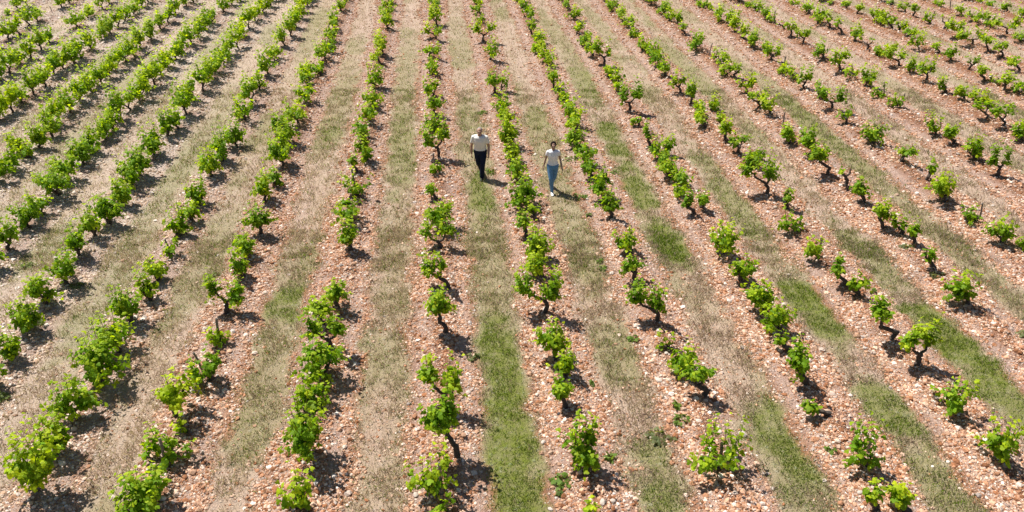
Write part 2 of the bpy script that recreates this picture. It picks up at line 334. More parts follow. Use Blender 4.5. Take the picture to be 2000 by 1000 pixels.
def ground_material():
    t = NT('field_soil')
    tc = t.n('ShaderNodeTexCoord').outputs['Object']
    a = t.n('ShaderNodeVertexColor', layer_name='Mask')       # R grass, G green, B tilled red soil
    sp = t.n('ShaderNodeSeparateColor'); t.l(a.outputs[0], sp.inputs[0])
    g, gr, red = sp.outputs
    a2 = t.n('ShaderNodeVertexColor', layer_name='Tone')      # R pale left side, G wheel track
    sp2 = t.n('ShaderNodeSeparateColor'); t.l(a2.outputs[0], sp2.inputs[0]); left, track = sp2.outputs[0], sp2.outputs[1]
    n1 = t.noise(tc, 1.1, 5); n2 = t.noise(tc, 7, 5, .7); n3 = t.noise(tc, 40, 4, .7)
    soilA = t.ramp(n2, [(.32, (.13, .050, .022)), (.5, (.28, .125, .060)), (.70, (.43, .235, .135))])
    soilB = t.ramp(n2, [(.28, (.30, .21, .15)), (.5, (.44, .35, .275)), (.72, (.58, .49, .42))])
    soil = t.mix(left, soilA, soilB)
    soil = t.mix(t.math('MULTIPLY', red, .85), soil, t.ramp(n3, [(.3, (.11, .045, .022)), (.7, (.28, .12, .06))]))
    # two sizes of pebble
    wp = t.n('ShaderNodeVectorMath', operation='ADD'); t.l(tc, wp.inputs[0])
    wn = t.n('ShaderNodeTexNoise'); wn.inputs['Scale'].default_value = 22; wn.inputs['Detail'].default_value = 2; t.l(tc, wn.inputs[0])
    ws = t.n('ShaderNodeVectorMath', operation='SCALE'); ws.inputs['Scale'].default_value = .035; t.l(wn.outputs[1], ws.inputs[0]); t.l(ws.outputs[0], wp.inputs[1])
    hts = []
    col = soil
    for sc, th, lo, hi in ((26, .40, .30, .46), (13, .62, .30, .50)):
        v = t.n('ShaderNodeTexVoronoi', feature='F1'); v.inputs['Scale'].default_value = sc; v.inputs['Randomness'].default_value = 1; t.l(wp.outputs[0], v.inputs['Vector'])
        s3 = t.n('ShaderNodeSeparateColor'); t.l(v.outputs['Color'], s3.inputs[0])
        isst = t.math('GREATER_THAN', s3.outputs[0], th)
        edge = t.n('ShaderNodeMapRange', clamp=True); t.l(v.outputs['Distance'], edge.inputs[0])
        edge.inputs[1].default_value = hi; edge.inputs[2].default_value = lo
        m = t.math('MULTIPLY', isst, edge.outputs[0])
        pc = t.ramp(s3.outputs[1], [(0, (.33, .17, .10)), (.35, (.45, .27, .18)), (.6, (.53, .37, .28)), (.85, (.60, .49, .41)), (1, (.72, .65, .60))])
        pl = t.ramp(s3.outputs[1], [(0, (.42, .33, .26)), (.5, (.60, .51, .43)), (1, (.76, .71, .66))])
        pc = t.mix(left, pc, pl)
        cover = t.math('SUBTRACT', 1.0, t.math('MULTIPLY', red, .55))
        m2 = t.math('MULTIPLY', m, cover)
        col = t.mix(m2, col, pc)
        hts.append(t.math('MULTIPLY', m2, .6 if sc > 20 else 1.0))
    # grass litter between the rows
    nG = t.noise(tc, 3.0, 4); nF = t.noise(tc, 90, 3, .8)
    straw = t.ramp(nG, [(.3, (.33, .215, .165)), (.5, (.33, .25, .165)), (.7, (.235, .205, .105))])
    sx = t.n('ShaderNodeSeparateXYZ'); t.l(tc, sx.inputs[0])
    cx = t.n('ShaderNodeCombineXYZ'); t.l(t.math('ADD', sx.outputs[0], t.math('MULTIPLY', sx.outputs[1], .098)), cx.inputs[0]); t.l(t.math('MULTIPLY', sx.outputs[1], .07), cx.inputs[1])
    nS = t.noise(cx.outputs[0], 5.0, 6, .7); nM = t.noise(cx.outputs[0], 1.3, 3)
    straw = t.mix(t.ramp(nM, [(.40, 0.0), (.62, .75)]), straw, (.46, .33, .29))
    straw = t.mix(t.ramp(nS, [(.42, 0.0), (.66, .8)]), straw, (.50, .40, .32))
    straw = t.mix(t.math('MULTIPLY', left, .35), straw, (.50, .41, .34))
    straw = t.mix(t.ramp(nF, [(.35, .0), (.7, .9)]), straw, (.50, .39, .29))
    green = t.ramp(nF, [(.3, (.065, .11, .008)), (.7, (.155, .23, .022))])
    gm = t.math('MULTIPLY', gr, t.ramp(n2, [(.3, .6), (.6, 1.0)]), clamp=True)
    turf = t.mix(gm, straw, green)
    pale = t.mix(t.ramp(n3, [(.3, .2), (.7, .9)]), col, (.62, .50, .44))
    col = t.mix(t.math('MULTIPLY', track, .8), col, pale)
    ge = t.math('ADD', g, t.math('MULTIPLY', t.math('SUBTRACT', n3, .5), 1.1))
    gf = t.ramp(ge, [(.30, 0.0), (.78, .86)])
    col = t.mix(gf, col, turf)
    b = t.bsdf(col, .95, .1)
    hsum = t.math('ADD', hts[0], hts[1])
    hsum = t.math('ADD', t.math('MULTIPLY', hsum, t.math('SUBTRACT', 1.0, t.math('MULTIPLY', gf, .8))), t.math('MULTIPLY', n3, .7))
    hsum = t.math('ADD', hsum, t.math('MULTIPLY', n2, .9))
    bp = t.n('ShaderNodeBump'); bp.inputs['Strength'].default_value = .9; bp.inputs['Distance'].default_value = .06
    t.l(hsum, bp.inputs['Height']); t.l(bp.outputs[0], b.inputs['Normal'])
    t.l(b.outputs[0], t.out.inputs[0]); return t.m

# ---------------------------------------------------------------------------
# ground sheet
# ---------------------------------------------------------------------------
def build_ground():
    xs = np.concatenate([[-900, -400, -200, -110, -70, -52, -44], np.arange(-38, 38.01, .11), [44, 52, 70, 110, 200, 400, 900]])
    ys = np.concatenate([[-600, -200, -60, -20, -5, 1], np.arange(5, 50, .11), [51, 54, 60, 75, 110, 200, 450, 1200]])
    X, Y = np.meshgrid(xs, ys); nx, ny = len(xs), len(ys)
    x, y = X.ravel(), Y.ravel()
    far = ((np.abs(x) > 40) | (y > 52) | (y < 0))
    z = np.where(far, 0, height(x, y))
    g, gr, red, left, track = masks(x, y)
    i = np.arange((nx-1)*(ny-1)); r, c = i//(nx-1), i % (nx-1); a = r*nx+c
    loops = np.stack([a, a+1, a+1+nx, a+nx], 1)
    me = np_mesh('ground', np.stack([x, y, z], 1), loops, np.full(len(i), 4), np.stack([g, gr, red], 1), True, 'Mask', [ground_material()])
    at = me.color_attributes.new('Tone', 'FLOAT_COLOR', 'POINT')
    c4 = np.ones((len(x), 4), np.float32); c4[:, 0] = left; c4[:, 1] = track; c4[:, 2] = 0
    at.data.foreach_set('color', c4.ravel())
    o = link('ground', me); tag(o, kind='structure'); return o

def in_view(X, Y, m=1.0):
    lim = (Y*CP+CAMH*SP)*1000/F
    return (np.abs(X) < lim+m)

# ---------------------------------------------------------------------------
# loose stones
# ---------------------------------------------------------------------------
def ico():
    p = (1+5**.5)/2
    V = np.array([(-1, p, 0), (1, p, 0), (-1, -p, 0), (1, -p, 0), (0, -1, p), (0, 1, p), (0, -1, -p), (0, 1, -p), (p, 0, -1), (p, 0, 1), (-p, 0, -1), (-p, 0, 1)], float)
    V /= np.linalg.norm(V[0])
    Fc = np.array([(0, 11, 5), (0, 5, 1), (0, 1, 7), (0, 7, 10), (0, 10, 11), (1, 5, 9), (5, 11, 4), (11, 10, 2), (10, 7, 6), (7, 1, 8), (3, 9, 4), (3, 4, 2), (3, 2, 6), (3, 6, 8), (3, 8, 9), (4, 9, 5), (2, 4, 11), (6, 2, 10), (8, 6, 7), (9, 8, 1)])
    return V, Fc
def stones(n, seed, smin, smax, ymax, keep):
    R = np.random.default_rng(seed)
    Y = R.uniform(6.3, ymax, n*3)
    X = R.uniform(-1, 1, n*3)*((ymax*CP+CAMH*SP)*1000/F+1)
    ok = in_view(X, Y, 1.2); X, Y = X[ok], Y[ok]
    g, gr, red, left, track = masks(X, Y)
    clump = fbm(X, Y, 2.2, 77, 3)
    p = (1-g*.96)*(1-np.clip(gr*1.5, 0, 1))*(1-red*.6)*(.35+1.1*sstep(.35, .7, clump))
    ok = R.random(len(X)) < p*keep; X, Y, left = X[ok][:n], Y[ok][:n], left[ok][:n]
    n = len(X)
    s = smin+(smax-smin)*R.random(n)**4.0
    V0, F0 = ico(); bases = [V0*(1+.38*(R.random((12, 1))-.5))*np.array([1, .72+.4*R.random(), .5+.3*R.random()]) for _ in range(24)]
    B = np.array(bases)[R.integers(0, 24, n)]                    # n,12,3
    th = R.random(n)*2*PI; ti = (R.random(n)-.5)*.9
    c, s_ = np.cos(th), np.sin(th)
    B = B*s[:, None, None]
    y1 = B[..., 1]*np.cos(ti)[:, None]-B[..., 2]*np.sin(ti)[:, None]; z1 = B[..., 1]*np.sin(ti)[:, None]+B[..., 2]*np.cos(ti)[:, None]
    x2 = B[..., 0]*c[:, None]-y1*s_[:, None]; y2 = B[..., 0]*s_[:, None]+y1*c[:, None]
    Z = height(X, Y)+s*(-.05+.30*R.random(n))
    V = np.stack([x2+X[:, None], y2+Y[:, None], z1+Z[:, None]], -1).reshape(-1, 3)
    L = (F0[None]+(np.arange(n)*12)[:, None, None]).reshape(-1, 3)
    pal = np.array([(.31, .145, .075), (.46, .25, .15), (.56, .36, .25), (.64, .475, .37), (.69, .59, .52), (.78, .73, .69), (.44, .40, .38)])
    pal2 = np.array([(.40, .28, .20), (.54, .41, .31), (.62, .51, .41), (.70, .62, .55), (.80, .75, .71), (.56, .49, .44), (.46, .42, .39)])
    k = R.choice(7, n, p=[.17, .22, .24, .20, .11, .04, .02]); f = left[:, None]
    cc = (pal[k]*(1-f)+pal2[k]*f)*np.array([1.0, .93, .87])*(.62+.50*R.random((n, 1)))
    return V, L, np.repeat(cc, 12, 0)
def build_stones():
    Vs, Ls, Cs, o = [], [], [], 0
    for a in ((190000, 1, .011, .031, 19, 1.5), (80000, 2, .018, .046, 30, 1.3), (95000, 3, .030, .066, 46, 1.4)):
        V, L, C = stones(*a); Vs.append(V); Ls.append(L+o); Cs.append(C); o += len(V)
    V = np.concatenate(Vs); L = np.concatenate(Ls)
    me = np_mesh('loose_stones', V, L, np.full(len(L), 3), np.concatenate(Cs), False, mats=[M_STONE])
    tag(link('loose_stones', me), 'pale pink and orange limestone rubble lying along the vine rows', 'stones', kind='stuff')

# ---------------------------------------------------------------------------
# grass of the strips: thin curved blades
# ---------------------------------------------------------------------------
def blades(n, seed, ymin, ymax, hlo, hhi, wd):
    R = np.random.default_rng(seed)
    m = n*4
    Y = R.uniform(ymin, ymax, m); X = R.uniform(-1, 1, m)*((ymax*CP+CAMH*SP)*1000/F+1)
    ok = in_view(X, Y, 1.0); X, Y = X[ok], Y[ok]
    g, gr, red, left, track = masks(X, Y)
    cl = fbm(X, Y, 3.5, 91, 3)
    p = np.clip(g*(.55+.5*gr)*(1-.35*left)+track*.10, 0, 1)*(.2+1.1*sstep(.32, .68, cl))+.02
    ok = R.random(len(X)) < p; X, Y, gr, left, track = X[ok][:n], Y[ok][:n], gr[ok][:n], left[ok][:n], track[ok][:n]
    n = len(X)
    isg = R.random(n) < np.clip(gr*1.15, 0, .96)
    h = (hlo+(hhi-hlo)*R.random(n)**1.6)*(1-.35*isg)*(1-.35*track)
    w = wd*(.6+.8*R.random(n))*(1+.5*isg)
    th = R.random(n)*2*PI; le = R.random(n)*.75+.1; az = R.random(n)*2*PI
    dx, dy = np.cos(th)*w, np.sin(th)*w
    Z = height(X, Y)-.005
    B1 = np.stack([X-dx, Y-dy, Z], 1); B2 = np.stack([X+dx, Y+dy, Z], 1)
    lx, ly = np.cos(az)*h*le, np.sin(az)*h*le
    M = np.stack([X+lx*.35+dx*.8, Y+ly*.35+dy*.8, Z+h*.6], 1); T = np.stack([X+lx, Y+ly, Z+h*.95], 1)
    V = np.stack([B1, B2, M, T], 1).reshape(-1, 3)
    L = (np.array([[0, 1, 2, 3]])+(np.arange(n)*4)[:, None])
    st = np.array([(.50, .40, .29), (.44, .32, .26), (.60, .50, .38), (.38, .32, .20), (.38, .275, .235), (.28, .29, .13)])
    gn = np.array([(.125, .20, .012), (.185, .285, .020), (.25, .345, .035), (.08, .14, .010), (.27, .31, .07), (.19, .21, .035)])
    mau = vnoise(X, Y, .35, 99)
    k = np.where(R.random(n) < mau*.6, R.choice([1, 4], n), R.choice(6, n, p=[.30, .10, .24, .16, .08, .12]))
    c = np.where(isg[:, None], gn[R.integers(0, 6, n)], st[k])*(.88+.24*R.random((n, 1)))
    return V, L, np.repeat(c, 4, 0)
def build_grass():
    Vs, Ls, Cs, o = [], [], [], 0
    for a in ((190000, 11, 6.5, 17, .04, .13, .0028), (150000, 12, 15, 28, .04, .15, .0048), (110000, 13, 26, 46, .04, .12, .007)):
        V, L, C = blades(*a); Vs.append(V); Ls.append(L+o); Cs.append(C); o += len(V)
    V = np.concatenate(Vs); L = np.concatenate(Ls)
    me = np_mesh('strip_grass', V, L, np.full(len(L), 4), np.concatenate(Cs), False, mats=[M_GRASS])
    tag(link('strip_grass', me), 'dry straw and green grass growing in strips between the vine rows', 'grass', kind='stuff')

# ---------------------------------------------------------------------------
# vines
# ---------------------------------------------------------------------------
# outline of a lobed leaf in its own plane: x across, y from stalk to tip; centre first
LEAF = np.array([(0, .42, .0), (0, .02, .02), (.34, -.06, -.05), (.52, .30, -.10), (.30, .46, -.02), (.30, .80, -.10), (0, 1.02, -.13), (-.30, .80, -.10), (-.30, .46, -.02), (-.52, .30, -.10), (-.34, -.06, -.05)])
LTRI = np.array([(0, i, i % 10+1) for i in range(1, 11)])
LEAF4 = np.array([(0, 0, .0), (.5, .45, -.10), (0, 1.0, -.05), (-.5, .45, -.10)])
LTRI4 = np.array([(0, 1, 2), (0, 2, 3)])
def leaf_cloud(P, D, size, C, R, simple=False):
    """P points, D preferred outward direction, size, colour -> V, tris, colours"""
    n = len(P); T, TR = (LEAF4, LTRI4) if simple else (LEAF, LTRI)
    # leaf normal: mostly up, tipped outward, with scatter
    N = D*.55+np.array([0, 0, .85])+R.normal(0, .42, (n, 3)); N /= np.linalg.norm(N, axis=1)[:, None]
    Y = D+R.normal(0, .55, (n, 3))+np.array([0, 0, -.25]); Y -= N*(Y*N).sum(1)[:, None]; Y /= (np.linalg.norm(Y, axis=1)[:, None]+1e-9)
    X = np.cross(Y, N)
    S = size[:, None, None]
    V = P[:, None]+S*(X[:, None]*T[None, :, 0:1]+Y[:, None]*T[None, :, 1:2]+N[:, None]*T[None, :, 2:3])
    k = len(T)
    L = TR[None]+(np.arange(n)*k)[:, None, None]
    return V.reshape(-1, 3), L.reshape(-1, 3), np.repeat(C, k, 0)

def vine_parts(W, Hh, off, habit, seed, near, simple):
    """geometry of one bush vine, foot at the origin. W crown width, Hh height, off crown offset (x)"""
    R = np.random.default_rng(seed)
    bark = MB(); cane = MB(); full_ = habit in ('', 'b') and simple
    heads = []
    yl = 1.8 if full_ else 1.4 if (habit == '' and not near) else 1.0
    def limb(P, r0, r1):
        m = 6 if not simple else 4
        P = [np.array(p, float) for p in P]; Q = []; Rr = []
        for i in range(m+1):
            t = i/m*(len(P)-1); j = min(int(t), len(P)-2); f = t-j
            q = P[j]*(1-f)+P[j+1]*f
            if 0 < i < m: q = q+R.normal(0, .012, 3)
            Q.append(q); Rr.append((r0+(r1-r0)*i/m)*(1+.28*(R.random()-.35)))
        bark.tube(Q, Rr, 7 if not simple else 5)
    ox = off
    if habit == 'x':
        top = np.array([ox*.6+R.normal(0, .05), R.normal(0, .05), Hh*.55])
        limb([(0, 0, -.03), (.03, 0, Hh*.3), top], .055, .04)
        for sx in (-1, 1):
            e = top+np.array([sx*W*.5, R.normal(0, .06), Hh*.4]); limb([top, (top+e)/2+np.array([sx*.05, 0, -.03]), e], .035, .018)
            heads.append((e, .13, 3))
    else:
        lowf = {'l': .27, 'y': .23, 's': .10, 'b': .14, '': .14}[habit]
        na = {'l': R.integers(1, 3), 'y': 2, 's': 3, 'b': 3, '': R.integers(2, 5)}[habit]
        hz = Hh*lowf
        r0 = .046 if habit and habit in 'ly' else .040
        if habit == 's': r0 = .03
        fx = ox*.35 if habit != 'l' else ox*.7
        neck = np.array([fx+R.normal(0, .02), R.normal(0, .04), hz])
        limb([(0, 0, -.04), (R.normal(0, .035)+fx*.2, R.normal(0, .03), hz*.5), neck], r0*1.15, r0*.8)
        bark.ball(neck, (r0*1.15, r0*1.15, r0), 7, 5)
        a0 = R.random()*2*PI
        for i in range(na):
            if habit == 'y': a = (0 if i else PI)+R.normal(0, .35); rad = W*.30
            elif na == 1: a = R.random()*2*PI; rad = W*.05
            else: a = a0+2*PI*i/na+R.normal(0, .3); rad = W*(.17+.08*R.random())
            hh = Hh*(lowf+.10+.20*R.random()) if habit != 's' else Hh*.25
            e = np.array([ox+math.cos(a)*rad, math.sin(a)*rad*yl, hh])
            mid = (neck+e)/2+np.array([math.cos(a)*rad*.25, math.sin(a)*rad*.25, -.02])
            limb([neck, mid, e], r0*.68, r0*.42)
            bark.ball(e, (r0*.6, r0*.6, r0*.55), 6, 4)
            heads.append((e, W*(.34 if habit != 'y' else .26), 1))
    # shoots
    P, D, S, C = [], [], [], []; tone = R.normal(0, .13)
    full = habit in ('b', '')
    lsz = (.092 if near else .098)*(1 if not simple else 1.22)
    nl_total = int((330 if full else 250 if habit != 's' else 170)*max(.25, (W/.62)*(Hh/.85))*(1.0 if not simple else .70))
    if habit == 'x': nl_total = 16
    nsh = max(3, int(nl_total/13)); 
    ctr = np.array([ox, 0, Hh*.6])
    for q in range(nsh):
        e, rr, _ = heads[R.integers(0, len(heads))]
        a = R.random()*2*PI; u = R.random()**.6
        out = np.array([math.cos(a), math.sin(a), 0])
        topz = Hh*(1.0-.38*u*u)*(.62+.52*R.random())
        if habit == 's': topz = Hh*(.45+.6*R.random())
        if habit == 'x': topz = e[2]+.10
        tip = np.array([e[0], e[1], 0])+out*np.array([1, yl, 1])*rr*u*1.25; tip[2] = max(topz, e[2]+.06)
        if R.random() < (.36 if full else .24): tip[2] = e[2]-.10+.16*R.random(); tip[:2] += out[:2]*rr*.30     # low skirt
        start = e+R.normal(0, .02, 3)
        bend = (start+tip)/2+out*rr*.35*u
        if not simple and q % 2 == 0:
            cane.tube([start, bend, tip], [.007, .005, .003], 4, cap=False)
        m = max(4, int(nl_total/nsh*(.7+.6*R.random())))
        f = (np.arange(m)+R.random(m))/m; f = .08+.92*f
        p = ((1-f)**2)[:, None]*start+(2*f*(1-f))[:, None]*bend+(f**2)[:, None]*tip
        p = p+R.normal(0, .036 if not simple else .042, (m, 3))
        d = p-ctr; d /= (np.linalg.norm(d, axis=1)[:, None]+1e-6)
        sz = lsz*(1.15-.5*f)*(.6+.75*R.random(m))
        young = np.clip(f*1.0-(.22 if simple else .38)+tone+R.normal(0, .18, m), 0, 1)[:, None]
        base = np.array([.155, .300, .009])*(1-young)+np.array([.50, .61, .018])*young
        c = base*(.78+.44*R.random((m, 1)))
        P.append(p); D.append(d); S.append(sz); C.append(c)
    P = np.concatenate(P); P[:, 2] = np.maximum(P[:, 2], .04)
    fol = leaf_cloud(P, np.concatenate(D), np.concatenate(S), np.concatenate(C), R, simple)
    return bark, cane, fol

RN = {}
for r in ROWS:
    if r == 1: RN[r] = 'the row between the man and the woman'
    elif r <= 0: RN[r] = 'the %s row left of the man' % ('first second third fourth fifth sixth seventh eighth ninth tenth eleventh'.split()[-r])
    else: RN[r] = 'the %s row right of the woman' % ('first second third fourth fifth sixth seventh eighth ninth tenth eleventh'.split()[r-2])
ORD = ['nearest', 'second nearest', 'third nearest']+[w+' from the front' for w in 'fourth fifth sixth seventh eighth ninth tenth eleventh twelfth thirteenth fourteenth fifteenth sixteenth seventeenth eighteenth nineteenth twentieth'.split()]+[w+' from the front' for w in 'twenty-first twenty-second twenty-third twenty-fourth twenty-fifth twenty-sixth twenty-seventh twenty-eighth twenty-ninth thirtieth thirty-first thirty-second'.split()]
LOOK = {'l': 'tall vine on a bare trunk', 'y': 'forked leafy vine', 's': 'low sparse vine', 'b': 'rounded bushy vine', '': 'leafy green vine', 'x': 'nearly bare vine stump'}

def build_vines():
    global VINES
    for r in ROWS:
        rv = sorted([v for v in VINES if v['row'] == r], key=lambda v: -v['Y'])[::-1]
        for i, v in enumerate(rv): v['ord'] = i
    R = np.random.default_rng(5)
    for i, v in enumerate(VINES):
        s = ppm(v['X'], v['Y']); v['s'] = s
        if v['w'] is None or v['w'] == 0:
            v['w'] = s*(.54+.20*R.random()); v['h'] = s*(.90+.26*R.random())
        W = v['w']/s
        Xt, Zt = on_plane(v['bx'], v['by']-v['h'], v['Y'])
        Hh = max(.16, Zt-.10*W)
        if v['dx'] is None: off = float(R.normal(0, .04))
        else:
            Xc, _ = on_plane(v['bx']+v['dx'], v['by']-.6*v['h'], v['Y']); off = Xc-v['X']
        off = float(np.clip(off, -.38, .38))
        fx = .95 if (v['row'] <= 1 and v['k'] in ('', 'b', 'y') and v['Y'] > 11.5) else 1.06
        v['W'] = float(np.clip(W*fx, .24, 1.2)); v['H'] = float(np.clip(Hh*(1.0 if v['k'] in ('l', 'x') else 1.24 if v['Y'] > 18 else 1.10), .2, 1.55)); v['off'] = off
        v['area'] = v['w']*v['h']
    inside = [v for v in VINES if -10 < v['bx'] < 2005 and v['by']-v['h']*.5 < 1000 and v['by'] > 4]
    keep = sorted(inside, key=lambda v: -v['area'])[:300]
    ids = set(id(v) for v in keep)
    fb, ff = MB(), []; o = 0
    for i, v in enumerate(VINES):
        near = v['s'] > 75; simple = v['s'] < 60
        z = hgt(v['X'], v['Y'])
        bark, cane, fol = vine_parts(v['W'], v['H'], v['off'], v['k'], 1000+i, near, simple)
        if id(v) in ids:
            e = empty('grape_vine', (v['X'], v['Y'], z))
            staked = ' with a stake' if any(rr == v['row'] and abs(fx-v['bx']) < 30 and abs(fy-v['by']) < 26 for fx, fy, _, _, rr in STAKES) else ''
            nm = ORD[v['ord']]
            if 'from' in nm: lab = '%s%s, %s in %s' % (LOOK[v['k']], staked, nm, RN[v['row']])
            else: lab = '%s%s, %s in %s' % (LOOK[v['k']], staked, nm, RN[v['row']])
            while len(lab.split()) > 16: lab = lab.replace(' on a bare trunk', '', 1) if ' on a bare trunk' in lab else lab.replace(' with a stake', '', 1)
            tag(e, lab, 'grape vine', 'grape vines planted in rows')
            bark.build('trunk', [M_BARK], e)
            V, L, C = fol; n0 = len(V); sizes = np.full(len(L), 3); loops = L.ravel()
            if cane.n:
                V = np.concatenate([V]+cane.V); C = np.concatenate([C, np.tile([.16, .17, .05], (cane.n, 1))])
                loops = np.concatenate([loops, np.array(cane.L)+n0]); sizes = np.concatenate([sizes, cane.S])
            link('foliage', np_mesh('foliage', V, loops, sizes, C, False, mats=[M_LEAF]), e)
        else:
            P = np.array([v['X'], v['Y'], z])
            for q in bark.V: q += P
            fb.V += bark.V; fb.L += [a+fb.n for a in bark.L]; fb.S += bark.S; fb.C += bark.C; fb.n += bark.n
            V, L, C = fol; ff.append((V+P, L+o, C)); o += len(V)
    # the vines past the 300 that show largest: one mass
    V = np.concatenate([a[0] for a in ff]+fb.V); L = np.concatenate([a[1] for a in ff])
    loops = np.concatenate([L.ravel(), np.array(fb.L)+o]); sizes = np.concatenate([np.full(len(L), 3), np.array(fb.S)])
    C = np.concatenate([a[2] for a in ff]+[np.tile([.07, .055, .045], (len(q), 1)) for q in fb.V])
    me = np_mesh('distant_vine_rows', V, loops, sizes, C, False, mats=[M_LEAF, M_BARK])
    mi = np.concatenate([np.zeros(len(L), np.int32), np.ones(len(fb.S), np.int32)]); me.polygons.foreach_set('material_index', mi)
    tag(link('distant_vine_rows', me), 'small green vines of the far row ends along the top edge', 'vines', kind='stuff')

# ---------------------------------------------------------------------------
# stakes, weeds, big stones
# ---------------------------------------------------------------------------
def build_stakes():
    R = np.random.default_rng(3); cnt = {}
    order = sorted(STAKES, key=lambda s: -s[1])
    tot = {}
    for s in order: tot[s[4]] = tot.get(s[4], 0)+1
    for fx, fy, tx, ty, r in order:
        X, Y = ground(fx, fy); s = ppm(X, Y)
        Xt, Zt = on_plane(tx, ty, Y-.02); z = hgt(X, Y)
        Xt = X+float(np.clip(Xt-X, -.25, .25)); Zt = float(np.clip(Zt, .25, .95))
        mb = MB(); w = .020+.008*R.random()
        base = np.array([X, Y, z]); top = np.array([Xt, Y-.02, Zt])-base
        Q = [top*t+R.normal(0, .004, 3)*(0 < t < 1) for t in (-.12, .2, .45, .7, .97, 1.0)]
        mb.tube(Q, [(w, w*.8)]*4+[(w*.95, w*.8), (w*.7, w*.55)], 6)
        o = mb.build('vine_stake', [M_STAKE], None, False); o.location = base
        cnt[r] = cnt.get(r, 0)+1
        if tot[r] == 1: lab = 'the only grey wooden stake in '+RN[r]
        else:
            lab = 'grey wooden stake, %s in %s' % ((['nearest', 'second nearest', 'third nearest', 'fourth nearest', 'fifth nearest', 'sixth nearest'][cnt[r]-1]), RN[r])
        tag(o, lab, 'stake', 'weathered stakes beside the vines')

NEAR = ['nearest']+[w+' nearest' for w in 'second third fourth fifth sixth seventh eighth ninth tenth eleventh twelfth thirteenth fourteenth'.split()]
def where(px, py):
    """words for a place: the two rows it lies between or the row it lies in"""
    X, Y = ground(px, py)
    best = min(ROWS, key=lambda r: abs(X-(ROWLINE[r][0]+ROWLINE[r][1]*Y)))
    return RN[best]
def ninth(y, x):
    v = 'bottom' if y > 760 else 'lower middle' if y > 520 else 'upper middle' if y > 260 else 'top'
    h = 'far left' if x < 330 else 'left' if x < 760 else 'centre' if x < 1130 else 'right' if x < 1560 else 'far right'
    return v+' '+h
def build_small():
    R = np.random.default_rng(9)
    used = {}
    sizew = ['smallest', 'small', 'broad']
    for wx, wy, ww, viv in sorted(WEEDS, key=lambda w: -w[1]):
        X, Y = ground(wx, wy); s = ppm(X, Y); wid = ww/s; z = hgt(X, Y)
        n = max(8, int(26*wid/.3)); a = R.random(n)*2*PI; rr = np.sqrt(R.random(n))*wid*.5
        P = np.stack([np.cos(a)*rr, np.sin(a)*rr*.8, .03+.09*R.random(n)*(1-rr/wid)], 1)
        D = np.stack([np.cos(a), np.sin(a), np.full(n, .3)], 1)
        base = np.array([.14, .25, .03])*viv+np.array([.20, .20, .12])*(1-viv)
        V, L, C = leaf_cloud(P, D, .05+.045*R.random(n), base*(.8+.5*R.random((n, 1))), R)
        st = MB()
        for i in range(min(n, 12)): st.tube([(0, 0, -.01), P[i]*.6+np.array([0, 0, .01]), P[i]], [.004, .003, .002], 4, cap=False)
        e = empty('weed', (X, Y, z)); link('leaves', np_mesh('leaves', V, L, np.full(len(L), 3), C, False, mats=[M_LEAF]), e)
        st.build('stems', [M_CANE], e)
        adj = 'bright green' if viv > .5 else 'dull grey-green'
        key = '%s weed on the stony ground' % adj
        pl = '%s, %s' % (key, 'at '+where(wx, wy).replace('the row', 'the row'))
        e['_p'] = 1; del e['_p']
        used.setdefault((adj, where(wx, wy)), []).append((wy, e))
        tag(e, cat='weed', group='weeds growing on the stony soil')
    for (adj, pl), li in used.items():
        li.sort(key=lambda t: -t[0])
        for i, (_, e) in enumerate(li):
            e['label'] = ('%s weed by %s' % (adj, pl)) if len(li) == 1 else '%s weed, %s by %s' % (adj, NEAR[i], pl)
    used = {}
    for bx, by, bw in sorted(BIG, key=lambda w: -w[1]):
        X, Y = ground(bx, by); s = ppm(X, Y); w = bw/s*.50; z = hgt(X, Y)
        V, Fc = ico()
        # one subdivision for a rounder stone
        Vl = [tuple(v) for v in V]; idx = {}; F2 = []
        def mid(a, b):
            k = (min(a, b), max(a, b))
            if k not in idx:
                m = (np.array(Vl[a])+np.array(Vl[b])); m /= np.linalg.norm(m); idx[k] = len(Vl); Vl.append(tuple(m))
            return idx[k]
        for a, b, c in Fc:
            ab, bc, ca = mid(a, b), mid(b, c), mid(c, a); F2 += [(a, ab, ca), (b, bc, ab), (c, ca, bc), (ab, bc, ca)]
        V = np.array(Vl)*(1+.22*(R.random((len(Vl), 1))-.5))*np.array([w, w*(.6+.3*R.random()), w*(.4+.2*R.random())])
        th = R.random()*PI; Rz = np.array([[math.cos(th), -math.sin(th), 0], [math.sin(th), math.cos(th), 0], [0, 0, 1]])
        mb = MB(); mb.add(V@Rz.T, F2, np.array((.54, .46, .39))*(.85+.25*R.random()))
        o = mb.build('limestone_rock', [M_STONE], None, False, True); o.location = (X, Y, z+w*.18)
        tag(o, cat='stone', group='large pale stones on the soil')
        used.setdefault(where(bx, by), []).append((by, o))
    for pl, li in used.items():
        li.sort(key=lambda t: -t[0])
        for i, (_, o) in enumerate(li):
            o['label'] = ('large pale loose stone by %s' % pl) if len(li) == 1 else 'large pale stone, %s by %s' % (NEAR[i], pl)

